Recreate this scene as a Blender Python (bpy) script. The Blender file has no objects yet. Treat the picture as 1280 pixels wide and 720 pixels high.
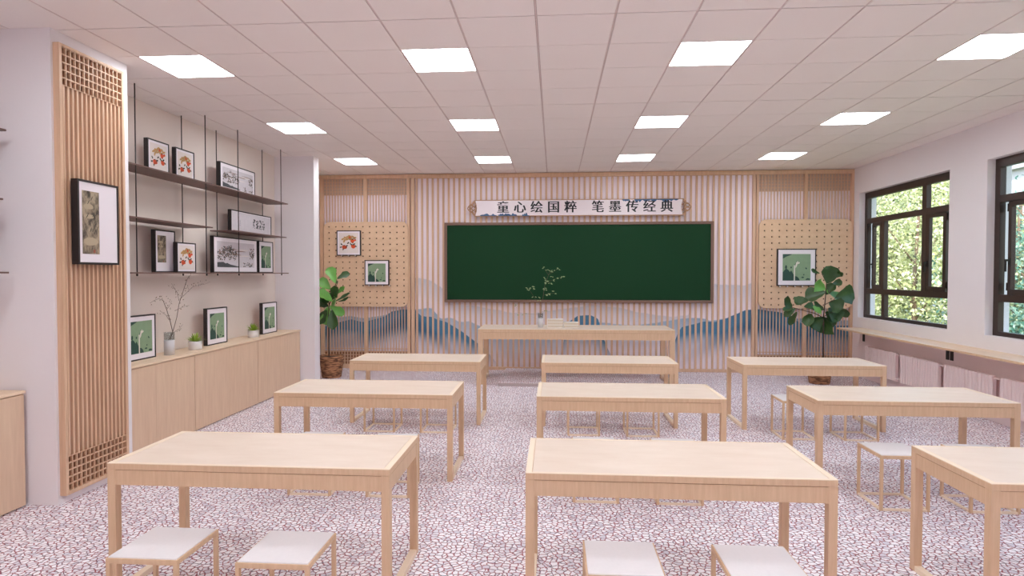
import bpy, bmesh, math, random
from mathutils import Vector, Matrix
S = bpy.context.scene
COL = S.collection
random.seed(7)
PI = math.pi

# ------------------------------------------------------------------ materials
def lin(c):
    return tuple(((v / 255) / 12.92 if v / 255 <= 0.04045 else ((v / 255 + 0.055) / 1.055) ** 2.4) for v in c) + (1.0,)

def newmat(name):
    m = bpy.data.materials.new(name)
    m.use_nodes = True
    nt = m.node_tree
    b = nt.nodes['Principled BSDF']
    return m, nt, b

def flat(name, c, rough=0.6, metal=0.0, spec=0.5, var=0.0, vscale=8):
    m, nt, b = newmat(name)
    b.inputs['Base Color'].default_value = lin(c)
    b.inputs['Roughness'].default_value = rough
    b.inputs['Metallic'].default_value = metal
    b.inputs['Specular IOR Level'].default_value = spec
    if var:
        tc = nt.nodes.new('ShaderNodeTexCoord'); n = nt.nodes.new('ShaderNodeTexNoise')
        n.inputs['Scale'].default_value = vscale; n.inputs['Detail'].default_value = 4
        mx = nt.nodes.new('ShaderNodeMix'); mx.data_type = 'RGBA'
        mx.inputs[6].default_value = lin(tuple(max(0, v * (1 - var)) for v in c))
        mx.inputs[7].default_value = lin(tuple(min(255, v * (1 + var)) for v in c))
        nt.links.new(tc.outputs['Object'], n.inputs['Vector'])
        nt.links.new(n.outputs['Fac'], mx.inputs[0]); nt.links.new(mx.outputs[2], b.inputs['Base Color'])
    return m

def wood(name, c1, c2, scale, rough=0.45):
    m, nt, b = newmat(name)
    N, L = nt.nodes, nt.links
    tc = N.new('ShaderNodeTexCoord'); mp = N.new('ShaderNodeMapping'); mp.inputs['Scale'].default_value = scale
    n = N.new('ShaderNodeTexNoise'); n.inputs['Scale'].default_value = 1; n.inputs['Detail'].default_value = 5; n.inputs['Roughness'].default_value = .6
    r = N.new('ShaderNodeValToRGB')
    r.color_ramp.elements[0].position = .33; r.color_ramp.elements[0].color = lin(c1)
    r.color_ramp.elements[1].position = .67; r.color_ramp.elements[1].color = lin(c2)
    L.new(tc.outputs['Object'], mp.inputs['Vector']); L.new(mp.outputs[0], n.inputs['Vector'])
    L.new(n.outputs['Fac'], r.inputs[0]); L.new(r.outputs[0], b.inputs['Base Color'])
    b.inputs['Roughness'].default_value = rough
    return m

def emit(name, c, s):
    m, nt, b = newmat(name)
    b.inputs['Base Color'].default_value = lin(c)
    b.inputs['Emission Color'].default_value = lin(c)
    b.inputs['Emission Strength'].default_value = s
    return m

M = {}
M['wall'] = flat('wall_paint', (233, 229, 232), .8, var=.01, vscale=2)
M['wall_warmlit'] = flat('warm_lit_wall', (230, 219, 211), .8)  # warm light of the alcove tinted into the left wall's colour
M['wall_shade'] = flat('shaded_lower_wall', (232, 216, 216), .8)  # pinkish shade under the window counter put into the wall colour
M['ceil'] = flat('ceiling_tile', (243, 237, 234), .55, var=.012, vscale=1.3)
M['tee'] = flat('ceiling_tee_bar', (222, 206, 203), .5)
M['gap'] = flat('ceiling_joint', (128, 104, 102), .9)
M['light'] = emit('light_diffuser', (244, 250, 255), 12.5)
M['wtop'] = wood('pale_maple_top', (226, 208, 190), (233, 217, 201), (3, 9, 9), .4)
M['wside'] = wood('pale_maple_apron', (208, 175, 141), (219, 188, 155), (55, 55, 4), .5)
M['wleg'] = wood('pale_maple_leg', (208, 175, 141), (220, 189, 156), (40, 40, 4), .5)
M['wedge'] = flat('maple_edge', (240, 222, 198), .5)
M['groove'] = flat('groove', (172, 136, 108), .8)
M['seat'] = flat('white_seat', (228, 226, 228), .55, var=.015, vscale=60)
M['cab'] = wood('cabinet_veneer', (212, 182, 154), (222, 194, 166), (26, 26, 2.2), .5)
M['cabtop'] = wood('cabinet_top_veneer', (226, 200, 170), (238, 214, 186), (20, 3, 20), .5)
M['slat'] = wood('slat_wood', (204, 170, 142), (218, 184, 156), (30, 30, 2), .5)
M['slatd'] = wood('slat_wood_amber', (206, 170, 140), (220, 185, 155), (30, 30, 2), .5)
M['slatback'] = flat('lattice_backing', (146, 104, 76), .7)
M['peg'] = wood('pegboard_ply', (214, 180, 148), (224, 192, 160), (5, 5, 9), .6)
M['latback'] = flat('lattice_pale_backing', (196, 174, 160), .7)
M['riser'] = flat('platform_riser', (176, 162, 160), .6)
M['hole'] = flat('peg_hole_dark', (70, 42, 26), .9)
M['shelf'] = flat('shelf_brown', (112, 84, 76), .45)
M['rod'] = flat('rod_dark_bronze', (52, 40, 38), .4, .3)
M['black'] = flat('frame_black', (38, 32, 32), .45)
M['mat'] = flat('picture_mat', (236, 230, 236), .7)
M['win'] = flat('window_bronze', (62, 48, 42), .4, .2)
M['board'] = flat('chalkboard_green', (22, 60, 36), .42, spec=.12)
M['bframe'] = flat('board_frame', (124, 96, 84), .45, .2)
M['signw'] = flat('sign_white', (232, 222, 226), .6)
M['ink'] = flat('ink_black', (34, 38, 42), .7)
M['blueink'] = flat('blue_ink', (60, 92, 128), .7, var=.25, vscale=30)
M['fret'] = flat('fret_wood', (176, 138, 108), .6)
M['cream'] = flat('print_cream', (226, 216, 212), .7)
M['orange'] = flat('persimmon_orange', (214, 84, 44), .7, var=.2, vscale=50)
M['tan'] = flat('painted_tan_leaf', (190, 150, 96), .7, var=.2, vscale=60)
M['olive'] = flat('painted_dark_leaf', (64, 62, 48), .7)
M['pgreen'] = flat('print_green', (132, 158, 126), .7, var=.06, vscale=14)
M['pteal'] = flat('print_teal', (40, 72, 62), .7, var=.2, vscale=50)
M['pgrey'] = flat('print_ink_grey', (70, 72, 76), .7, var=.35, vscale=60)
M['plight'] = flat('print_wash', (206, 200, 206), .7, var=.05, vscale=20)
M['prose'] = flat('print_rose_brown', (150, 124, 116), .7, var=.2, vscale=40)
M['haze'] = flat('print_haze', (178, 162, 136), .7)
M['egret'] = flat('print_pale', (222, 218, 206), .7)
M['seal'] = flat('print_seal', (150, 84, 64), .7)
M['leaf'] = flat('fig_leaf', (46, 76, 34), .4, var=.3, vscale=6)
M['leafy'] = flat('young_fig_leaf', (108, 168, 78), .42, var=.2, vscale=6)
M['leaf'].node_tree.nodes['Principled BSDF'].inputs['Subsurface Weight'].default_value = 0.0
M['trunk'] = flat('fig_trunk', (66, 50, 44), .8, var=.2, vscale=30)
M['soil'] = flat('soil', (50, 36, 28), .95)
M['sprout'] = flat('succulent_leaf', (150, 178, 62), .5, var=.2, vscale=30)
M['pot'] = flat('white_ceramic', (222, 216, 214), .4)
M['twig'] = flat('dry_twig', (112, 92, 80), .8)
M['bud'] = flat('dry_bud', (126, 104, 74), .8)
M['sprayleaf'] = flat('spray_leaf', (150, 172, 122), .6)
M['radiator'] = flat('radiator_pink_white', (242, 226, 226), .4)
M['bracket'] = flat('bracket_black', (30, 26, 28), .5)
M['book'] = flat('book_cover_white', (236, 232, 228), .5)
M['page'] = flat('book_pages', (214, 202, 184), .8)
M['bark'] = flat('tree_bark', (96, 80, 64), .9, var=.2, vscale=4)
M['bldg'] = flat('building_render', (186, 190, 202), .8)
M['bwin'] = flat('building_window', (150, 170, 190), .2)
M['grass'] = flat('ground_grass', (96, 120, 70), .9, var=.3, vscale=.4)
M['silver'] = flat('handle_black', (36, 32, 32), .35, .5)

# basket weave
m, nt, b = newmat('woven_basket'); N, L = nt.nodes, nt.links
tc = N.new('ShaderNodeTexCoord'); mp = N.new('ShaderNodeMapping'); mp.inputs['Scale'].default_value = (10, 10, 42)
n = N.new('ShaderNodeTexNoise'); n.inputs['Scale'].default_value = 1; n.inputs['Detail'].default_value = 3
r = N.new('ShaderNodeValToRGB'); r.color_ramp.elements[0].position = .38; r.color_ramp.elements[0].color = lin((92, 58, 38))
r.color_ramp.elements[1].position = .62; r.color_ramp.elements[1].color = lin((186, 134, 96))
bp_ = N.new('ShaderNodeBump'); bp_.inputs['Strength'].default_value = .6; bp_.inputs['Distance'].default_value = .02
L.new(tc.outputs['Object'], mp.inputs[0]); L.new(mp.outputs[0], n.inputs['Vector']); L.new(n.outputs['Fac'], r.inputs[0])
L.new(r.outputs[0], b.inputs['Base Color']); L.new(n.outputs['Fac'], bp_.inputs['Height']); L.new(bp_.outputs[0], b.inputs['Normal'])
b.inputs['Roughness'].default_value = .8
M['basket'] = m

# glass
def glassmat(name, tint, fac_rough=0.02, ior=1.45):
    m = bpy.data.materials.new(name); m.use_nodes = True; nt = m.node_tree; nt.nodes.clear()
    o = nt.nodes.new('ShaderNodeOutputMaterial'); mx = nt.nodes.new('ShaderNodeMixShader'); lw = nt.nodes.new('ShaderNodeLayerWeight'); pw = nt.nodes.new('ShaderNodeMath'); pw.operation = 'POWER'; pw.inputs[1].default_value = 4; nt.links.new(lw.outputs['Facing'], pw.inputs[0])
    f = nt.nodes.new('ShaderNodeMath'); f.operation = 'MULTIPLY_ADD'; f.inputs[1].default_value = .7; f.inputs[2].default_value = .03; nt.links.new(pw.outputs[0], f.inputs[0])
    t = nt.nodes.new('ShaderNodeBsdfTransparent'); t.inputs[0].default_value = tint
    g = nt.nodes.new('ShaderNodeBsdfGlossy'); g.inputs['Roughness'].default_value = fac_rough
    nt.links.new(f.outputs[0], mx.inputs[0]); nt.links.new(t.outputs[0], mx.inputs[1]); nt.links.new(g.outputs[0], mx.inputs[2]); nt.links.new(mx.outputs[0], o.inputs[0])
    return m
M['glass'] = glassmat('window_glass', (.97, .98, .98, 1))
M['vglass'] = glassmat('vase_glass', (.82, .84, .84, 1))
M['frost'] = flat('frosted_glass', (206, 204, 206), .3)

# pebble floor
m, nt, b = newmat('pebble_floor'); N, L = nt.nodes, nt.links
tc = N.new('ShaderNodeTexCoord')
w = N.new('ShaderNodeTexNoise'); w.inputs['Scale'].default_value = 30; w.inputs['Detail'].default_value = 2
wm = N.new('ShaderNodeVectorMath'); wm.operation = 'MULTIPLY_ADD'; wm.inputs[1].default_value = (.03, .03, 0)
L.new(tc.outputs['Object'], w.inputs['Vector']); L.new(w.outputs['Color'], wm.inputs[0]); L.new(tc.outputs['Object'], wm.inputs[2])
v = N.new('ShaderNodeTexVoronoi'); v.feature = 'DISTANCE_TO_EDGE'; v.inputs['Scale'].default_value = 26; v.voronoi_dimensions = '2D'
v2 = N.new('ShaderNodeTexVoronoi'); v2.feature = 'F1'; v2.inputs['Scale'].default_value = 26; v2.voronoi_dimensions = '2D'
L.new(wm.outputs[0], v.inputs['Vector']); L.new(wm.outputs[0], v2.inputs['Vector'])
rr = N.new('ShaderNodeValToRGB'); rr.color_ramp.elements[0].position = .035; rr.color_ramp.elements[1].position = .15
rr.color_ramp.elements[0].color = (0, 0, 0, 1); rr.color_ramp.elements[1].color = (1, 1, 1, 1)
L.new(v.outputs['Distance'], rr.inputs[0])
gn = N.new('ShaderNodeTexNoise'); gn.inputs['Scale'].default_value = 30; gn.inputs['Detail'].default_value = 1
L.new(tc.outputs['Object'], gn.inputs['Vector'])
gr = N.new('ShaderNodeValToRGB'); gr.color_ramp.elements[0].position = .40; gr.color_ramp.elements[0].color = lin((104, 84, 102))
gr.color_ramp.elements[1].position = .53; gr.color_ramp.elements[1].color = lin((142, 14, 44))
L.new(gn.outputs['Fac'], gr.inputs[0])
sx = N.new('ShaderNodeSeparateColor'); L.new(v2.outputs['Color'], sx.inputs[0])
cr = N.new('ShaderNodeValToRGB'); cr.color_ramp.elements[0].position = 0; cr.color_ramp.elements[0].color = lin((216, 212, 224))
cr.color_ramp.elements[1].position = .45; cr.color_ramp.elements[1].color = lin((250, 248, 254))
L.new(sx.outputs[0], cr.inputs[0])
mx = N.new('ShaderNodeMix'); mx.data_type = 'RGBA'
L.new(rr.outputs[0], mx.inputs[0]); L.new(gr.outputs[0], mx.inputs[6]); L.new(cr.outputs[0], mx.inputs[7]); L.new(mx.outputs[2], b.inputs['Base Color'])
b.inputs['Roughness'].default_value = .55
M['floor'] = m

# mural wall behind the slats
def mural():
    m, nt, b = newmat('ink_mountain_mural'); N, L = nt.nodes, nt.links
    tc = N.new('ShaderNodeTexCoord'); sp = N.new('ShaderNodeSeparateXYZ'); L.new(tc.outputs['Object'], sp.inputs[0])
    nz = N.new('ShaderNodeTexNoise'); nz.inputs['Scale'].default_value = 5; nz.inputs['Detail'].default_value = 6; nz.inputs['Roughness'].default_value = .7
    L.new(tc.outputs['Object'], nz.inputs['Vector'])
    big = N.new('ShaderNodeTexNoise'); big.inputs['Scale'].default_value = 1.6; big.inputs['Detail'].default_value = 2
    L.new(tc.outputs['Object'], big.inputs['Vector'])
    def math_(op, a, b_, clamp=False):
        x = N.new('ShaderNodeMath'); x.operation = op; x.use_clamp = clamp
        for i, q in enumerate((a, b_)):
            if isinstance(q, (int, float)): x.inputs[i].default_value = q
            elif q is not None: L.new(q, x.inputs[i])
        return x.outputs[0]
    u = math_('DIVIDE', math_('ADD', sp.outputs['X'], 4.8), 10.4)
    zz = math_('ADD', sp.outputs['Z'], math_('MULTIPLY', math_('SUBTRACT', nz.outputs['Fac'], .5), .06))
    col = None
    base = lin((244, 234, 242))
    layers = [
        ([(-4.8, 1.6), (-4.02, 1.75), (-2.87, 1.81), (-2.65, 1.8), (-2.41, 1.75), (-2.22, 1.62), (-1.85, 1.28), (-1.46, 1.24), (-.82, 1.12), (-.43, 1.12), (.03, 1.18), (.42, 1.24), (.81, 1.28), (1.27, 1.22), (1.65, 1.14), (2.26, 1.05), (2.56, 1.1), (2.67, 1.66), (3.0, 1.69), (3.6, 1.66), (3.82, 1.74), (5.58, 1.73)], (196, 200, 214), .42, .75),
        ([(-4.76, .78), (-4.38, 1.01), (-4.02, 1.04), (-3.78, 1.0), (-3.37, 1.06), (-3.05, 1.15), (-2.73, 1.18), (-2.41, 1.21), (-2.22, .99), (-2.06, 1.03), (-1.88, .95), (-1.66, .95), (-1.46, .86), (-.82, .62), (.11, .74), (.3, .9), (.42, 1.01), (.81, .95), (1.5, .88), (1.95, .94), (2.29, 1.0), (2.59, 1.05), (2.86, 1.03), (2.98, .98), (3.46, 1.08), (5.59, 1.0)], (140, 172, 200), .5, .9),
        ([(-4.76, .75), (-4.35, .9), (-4.02, .97), (-3.78, .92), (-3.34, 1.03), (-3.21, 1.13), (-3.02, 1.18), (-2.73, 1.16), (-2.62, 1.05), (-2.38, 1.02), (-2.28, .97), (-2.09, .92), (-1.85, .78), (-1.4, .45), (-1.0, 0), (.05, 0), (.27, .94), (.45, 1.07), (.7, 1.08), (.84, 1.01), (1.0, .5), (1.25, 0), (2.1, 0), (2.26, .5), (2.41, .85), (2.86, .97), (3.06, .96), (3.23, 1.02), (3.6, 1.18), (3.83, 1.21), (4.27, 1.15), (4.72, .91)], (74, 128, 164), .75, 1.0),
        ([(-4.76, .5), (-4.2, .62), (-3.5, .8), (-3.2, 1.0), (-2.9, 1.14), (-2.7, 1.08), (-2.5, .9), (-2.2, .7), (-1.9, .3), (-1.6, 0), (-.5, 0), (2.2, 0), (2.6, .45), (3.2, .8), (3.7, 1.05), (4.1, 1.08), (4.6, .72), (5.5, .5)], (48, 88, 122), .42, .75),
    ]
    cur = None
    for pts, c, fade, top in layers:
        rp = N.new('ShaderNodeValToRGB'); cr = rp.color_ramp
        cr.interpolation = 'LINEAR'
        for i, (x, z) in enumerate(pts):
            e = cr.elements[i] if i < 2 else cr.elements.new(min(1, (x + 4.8) / 10.4))
            e.position = max(0, min(1, (x + 4.8) / 10.4)); e.color = (z / 2, z / 2, z / 2, 1)
        L.new(u, rp.inputs[0])
        h = math_('MULTIPLY', rp.outputs[0], 2.0)
        d = math_('SUBTRACT', h, zz)                       # depth below the ridge
        edge = math_('MULTIPLY', d, 5.0 if c == (48, 88, 122) else 45.0, True)
        f = math_('SUBTRACT', 1.0, math_('DIVIDE', d, fade), True)
        f = math_('MULTIPLY', f, math_('ADD', .35, math_('MULTIPLY', big.outputs['Fac'], 1.3)), True)
        f = math_('ADD', .05, math_('MULTIPLY', f, .95))
        f = math_('MULTIPLY', math_('MULTIPLY', edge, f), top)
        if c in ((74, 128, 164), (48, 88, 122)): f = math_('MULTIPLY', f, math_('DIVIDE', math_('SUBTRACT', sp.outputs['Z'], .04), .5), True)
        mx = N.new('ShaderNodeMix'); mx.data_type = 'RGBA'
        L.new(f, mx.inputs[0])
        if cur is None: mx.inputs[6].default_value = base
        else: L.new(cur, mx.inputs[6])
        mx.inputs[7].default_value = lin(c)
        cur = mx.outputs[2]
    L.new(cur, b.inputs['Base Color'])
    b.inputs['Roughness'].default_value = .7
    return m
M['mural'] = mural()

# ink strip for the scroll print
def inkstrip():
    m, nt, b = newmat('scroll_ink'); N, L = nt.nodes, nt.links
    tc = N.new('ShaderNodeTexCoord'); mp = N.new('ShaderNodeMapping'); mp.inputs['Scale'].default_value = (12, 12, 7); mp.inputs['Rotation'].default_value = (0, .6, 0)
    n = N.new('ShaderNodeTexNoise'); n.inputs['Scale'].default_value = 1; n.inputs['Detail'].default_value = 8; n.inputs['Roughness'].default_value = .7
    r = N.new('ShaderNodeValToRGB'); r.color_ramp.elements[0].position = .4; r.color_ramp.elements[0].color = lin((70, 62, 54))
    r.color_ramp.elements[1].position = .58; r.color_ramp.elements[1].color = lin((172, 156, 132))
    L.new(tc.outputs['Object'], mp.inputs[0]); L.new(mp.outputs[0], n.inputs['Vector']); L.new(n.outputs['Fac'], r.inputs[0]); L.new(r.outputs[0], b.inputs['Base Color'])
    b.inputs['Roughness'].default_value = .7
    return m
M['scroll'] = inkstrip()

# outdoor foliage
def foliage(name, c1, c2, c3):
    m, nt, b = newmat(name); N, L = nt.nodes, nt.links
    gi = N.new('ShaderNodeNewGeometry')
    tc = N.new('ShaderNodeTexCoord')
    n = N.new('ShaderNodeTexNoise'); n.inputs['Scale'].default_value = 1.4; n.inputs['Detail'].default_value = 5; n.inputs['Roughness'].default_value = .75
    L.new(tc.outputs['Object'], n.inputs['Vector'])
    ad = N.new('ShaderNodeMath'); ad.operation = 'MULTIPLY_ADD'; ad.inputs[1].default_value = .35; 
    L.new(gi.outputs['Random Per Island'], ad.inputs[0])
    sb = N.new('ShaderNodeMath'); sb.operation = 'SUBTRACT'; sb.inputs[1].default_value = .17; L.new(n.outputs['Fac'], sb.inputs[0]); L.new(sb.outputs[0], ad.inputs[2])
    r = N.new('ShaderNodeValToRGB'); r.color_ramp.elements[0].position = .3; r.color_ramp.elements[0].color = lin(c1)
    r.color_ramp.elements[1].position = .72; r.color_ramp.elements[1].color = lin(c3)
    e = r.color_ramp.elements.new(.5); e.color = lin(c2)
    L.new(ad.outputs[0], r.inputs[0]); L.new(r.outputs[0], b.inputs['Base Color'])
    b.inputs['Roughness'].default_value = .6
    tr = N.new('ShaderNodeBsdfTranslucent'); L.new(r.outputs[0], tr.inputs[0])
    mx = N.new('ShaderNodeMixShader'); mx.inputs[0].default_value = .4
    o = N['Material Output']; L.new(b.outputs[0], mx.inputs[1]); L.new(tr.outputs[0], mx.inputs[2]); L.new(mx.outputs[0], o.inputs[0])
    return m
M['fol_y'] = foliage('yellow_green_foliage', (64, 82, 52), (186, 196, 136), (248, 248, 222))
M['fol_g'] = foliage('green_foliage', (48, 74, 50), (134, 158, 112), (218, 226, 188))
M['fol_t'] = foliage('teal_foliage', (40, 92, 82), (96, 150, 132), (190, 214, 200))

# ------------------------------------------------------------------ mesh helpers
class MB:
    def __init__(s):
        s.bm = bmesh.new(); s.mats = []
    def mi(s, mat):
        if mat not in s.mats: s.mats.append(mat)
        return s.mats.index(mat)
    def box(s, x0, x1, y0, y1, z0, z1, mat='wall', bev=0, rot=None, piv=None):
        xs, ys, zs = sorted((x0, x1)), sorted((y0, y1)), sorted((z0, z1))
        vs = [s.bm.verts.new((x, y, z)) for x in xs for y in ys for z in zs]
        idx = [(0, 1, 3, 2), (4, 6, 7, 5), (0, 4, 5, 1), (2, 3, 7, 6), (0, 2, 6, 4), (1, 5, 7, 3)]
        k = s.mi(mat); fs = []
        for f in idx:
            fc = s.bm.faces.new([vs[i] for i in f]); fc.material_index = k; fs.append(fc)
        if bev:
            es = list({e for f in fs for e in f.edges})
            r = bmesh.ops.bevel(s.bm, geom=es, offset=bev, segments=1, affect='EDGES', profile=.5)
            vs = list({v for f in r['faces'] for v in f.verts} | {v for v in vs if v.is_valid})
            for f in r['faces']: f.material_index = k
        if rot is not None:
            bmesh.ops.rotate(s.bm, verts=[v for v in vs if v.is_valid], cent=piv, matrix=rot)
        return vs
    def poly(s, pts, mat):
        f = s.bm.faces.new([s.bm.verts.new(p) for p in pts]); f.material_index = s.mi(mat); return f
    def prism(s, pts2, axis, a0, a1, mat):
        """pts2 in the plane perpendicular to axis (0:x -> (y,z), 1:y -> (x,z), 2:z -> (x,y))"""
        def mk(p, a):
            return {0: (a, p[0], p[1]), 1: (p[0], a, p[1]), 2: (p[0], p[1], a)}[axis]
        k = s.mi(mat)
        A = [s.bm.verts.new(mk(p, a0)) for p in pts2]; B = [s.bm.verts.new(mk(p, a1)) for p in pts2]
        for f in (s.bm.faces.new(A), s.bm.faces.new(B[::-1])): f.material_index = k
        n = len(A)
        for i in range(n):
            f = s.bm.faces.new([A[i], B[i], B[(i + 1) % n], A[(i + 1) % n]]); f.material_index = k
    def lathe(s, prof, mat, seg=32, c=(0, 0), smooth=True):
        k = s.mi(mat); rings = []
        for r, z in prof:
            if r < 1e-5: rings.append([s.bm.verts.new((c[0], c[1], z))])
            else: rings.append([s.bm.verts.new((c[0] + r * math.cos(2 * PI * i / seg), c[1] + r * math.sin(2 * PI * i / seg), z)) for i in range(seg)])
        for a, b in zip(rings, rings[1:]):
            for i in range(seg):
                j = (i + 1) % seg
                if len(a) == 1 and len(b) == 1: continue
                if len(a) == 1: f = s.bm.faces.new([a[0], b[i], b[j]])
                elif len(b) == 1: f = s.bm.faces.new([a[i], a[j], b[0]])
                else: f = s.bm.faces.new([a[i], a[j], b[j], b[i]])
                f.material_index = k; f.smooth = smooth
    def tube(s, pts, r0, r1, mat, seg=6):
        k = s.mi(mat); pts = [Vector(p) for p in pts]; prev = None; n = len(pts)
        up = Vector((.31, .2, .93)).normalized()
        for i, p in enumerate(pts):
            d = (pts[min(i + 1, n - 1)] - pts[max(i - 1, 0)]).normalized()
            a = d.cross(up)
            if a.length < .05: a = d.cross(Vector((1, 0, 0)))
            a.normalize(); b = d.cross(a)
            r = r0 + (r1 - r0) * i / max(1, n - 1)
            ring = [s.bm.verts.new(p + (a * math.cos(2 * PI * q / seg) + b * math.sin(2 * PI * q / seg)) * r) for q in range(seg)]
            if prev:
                for q in range(seg):
                    f = s.bm.faces.new([prev[q], prev[(q + 1) % seg], ring[(q + 1) % seg], ring[q]]); f.material_index = k; f.smooth = True
            else:
                f = s.bm.faces.new(ring[::-1]); f.material_index = k
            prev = ring
        f = s.bm.faces.new(prev); f.material_index = k
    def blob(s, cx, cz, rx, rz, y, mat, n=9, jit=.3, rot=0):
        pts = []
        for i in range(n):
            a = 2 * PI * i / n; q = 1 + random.uniform(-jit, jit)
            x, z = rx * q * math.cos(a), rz * q * math.sin(a)
            pts.append((cx + x * math.cos(rot) - z * math.sin(rot), y, cz + x * math.sin(rot) + z * math.cos(rot)))
        s.poly(pts, mat)
    def build(s, name, parent=None, loc=(0, 0, 0), rz=0, fixn=True):
        if fixn: bmesh.ops.recalc_face_normals(s.bm, faces=s.bm.faces)
        me = bpy.data.meshes.new(name); s.bm.to_mesh(me); s.bm.free()
        for k in s.mats: me.materials.append(M[k])
        o = bpy.data.objects.new(name, me); COL.objects.link(o)
        o.location = loc; o.rotation_euler = (0, 0, rz)
        if parent: o.parent = parent
        return o

def tag(o, label=None, cat=None, group=None, kind=None):
    if label: o['label'] = label
    if cat: o['category'] = cat
    if group: o['group'] = group
    if kind: o['kind'] = kind
    return o
def thing(name, loc, label, cat, group=None, rz=0, kind=None):
    o = bpy.data.objects.new(name, None); COL.objects.link(o)
    o.location = loc; o.rotation_euler = (0, 0, rz); o.empty_display_size = .1
    return tag(o, label, cat, group, kind)
def kids(o): return [c for c in bpy.data.objects if c.parent == o]
def dup(o, loc=None, label=None, group=None, parent=None):
    c = o.copy(); COL.objects.link(c)
    if parent is not None: c.parent = parent
    if loc is not None: c.location = loc
    if label: c['label'] = label
    if group: c['group'] = group
    for k in kids(o):
        if k is not c: dup(k, parent=c)
    return c
def struct(o, label):
    return tag(o, label, None, None, 'structure')

# ------------------------------------------------------------------ dimensions
XL, XR, YB, YF, H = -4.66, 5.55, -3.2, 11.675, 3.821
GX, GY = -1.3427, 4.594          # ceiling grid origin, cells .6 m

# ------------------------------------------------------------------ room shell
b = MB(); b.box(XL - .3, XR + .3, YB - .3, YF + .3, -.2, 0, 'floor'); struct(b.build('floor'), 'pebble patterned floor of pale chips with dark red and grey joints')
b = MB(); b.box(XL - .25, XL, YB, YF, 0, H + .3, 'wall_warmlit'); struct(b.build('wall_left'), 'pale mauve painted wall on the left')
b = MB(); b.box(XL - .25, XR + .3, YB - .25, YB, 0, H + .3, 'wall'); struct(b.build('wall_back'), 'painted wall behind the viewpoint')
b = MB(); b.box(XL - .25, XR + .3, YF, YF + .25, 0, H + .3, 'mural'); struct(b.build('wall_front'), 'pale front wall printed with misty blue ink mountains')
# columns standing out from the left wall
b = MB(); b.box(XL, -3.99, 4.54, 5.40, 0, H, 'wall', ); struct(b.build('wall_column'), 'painted column carrying the tall wooden lattice panel')
b = MB(); b.box(XL, -3.99, 9.76, 9.98, 0, H, 'wall'); struct(b.build('wall_column'), 'painted pier at the far end of the alcove')
# right wall with three window openings
OW = [(2.41, 4.92), (5.66, 8.17), (8.91, 11.42)]
ZS, ZH = 1.08, 3.34
b = MB()
b.box(XR, XR + .3, YB, YF, ZH, H + .3, 'wall')
b.box(XR, XR + .3, YB, YF, .9, ZS, 'wall')
b.box(XR, XR + .3, YB, YF, 0, .9, 'wall_shade')
ys = [YB] + [q for w_ in OW for q in w_] + [YF]
for i in range(0, len(ys), 2): b.box(XR, XR + .3, ys[i], ys[i + 1], ZS, ZH, 'wall')
struct(b.build('wall_right'), 'pale mauve window wall on the right')
# ceiling: tiles with joints under a dark backing
b = MB()
b.box(XL - .25, XR + .3, YB - .25, YF + .25, H + .014, H + .3, 'gap')
lights = {(i, j) for i in (-4, 0, 4, 8) for j in (9, 5, 1, -3, -7, -11)}
for i in range(-7, 13):
    for j in range(-14, 14):
        if (i, j) in lights: continue
        x0, x1 = GX + .6 * i, GX + .6 * (i + 1); y0, y1 = GY + .6 * j, GY + .6 * (j + 1)
        g0 = .0065 if j % 4 == 0 else .0035
        g1 = .0065 if (j + 1) % 4 == 0 else .0035
        x0 += .0085; x1 -= .0085; y0 += g0; y1 -= g1
        x0 = max(x0, XL); x1 = min(x1, XR); y0 = max(y0, YB); y1 = min(y1, YF)
        if x1 - x0 < .01 or y1 - y0 < .01: continue
        b.box(x0, x1, y0, y1, H, H + .012, 'ceil')
for i in range(-7, 13):
    x = GX + .6 * i
    if XL < x < XR: b.box(x - .0055, x + .0055, YB, YF, H + .004, H + .012, 'tee')
struct(b.build('ceiling'), 'suspended ceiling of square pinkish tiles')

# ceiling lights
b = MB(); b.box(.012, .588, .012, .588, .001, .006, 'light'); dm = b.build('diffuser')
b = MB()
for q in ((0, .6, 0, .012), (0, .6, .588, .6), (0, .012, .012, .588), (.588, .6, .012, .588)): b.box(*q, -.001, .012, 'tee')
fm = b.build('frame')
root = thing('ceiling_light', (0, 0, 0), 'x', 'ceiling light'); dm.parent = root; fm.parent = root
colname = {-4: 'nearest the left alcove', 0: 'left of the room centre', 4: 'right of the room centre', 8: 'nearest the window wall'}
rowname = {9: 'far row', 5: 'middle row', 1: 'near row'}
first = True
for j in (9, 5, 1, -3, -7, -11):
    for i in (-4, 0, 4, 8):
        lab = ('glowing white square ceiling panel, %s, %s' % (rowname[j], colname[i])) if j in rowname else 'glowing white square ceiling panel behind the viewpoint'
        loc = (GX + .6 * i, GY + .6 * j, H)
        if first: o = root; o.location = loc; o['label'] = lab; first = False
        else: o = dup(root, loc, lab)
        o['group'] = 'square ceiling lights' if j in rowname else 'ceiling lights behind the viewpoint'

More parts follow.
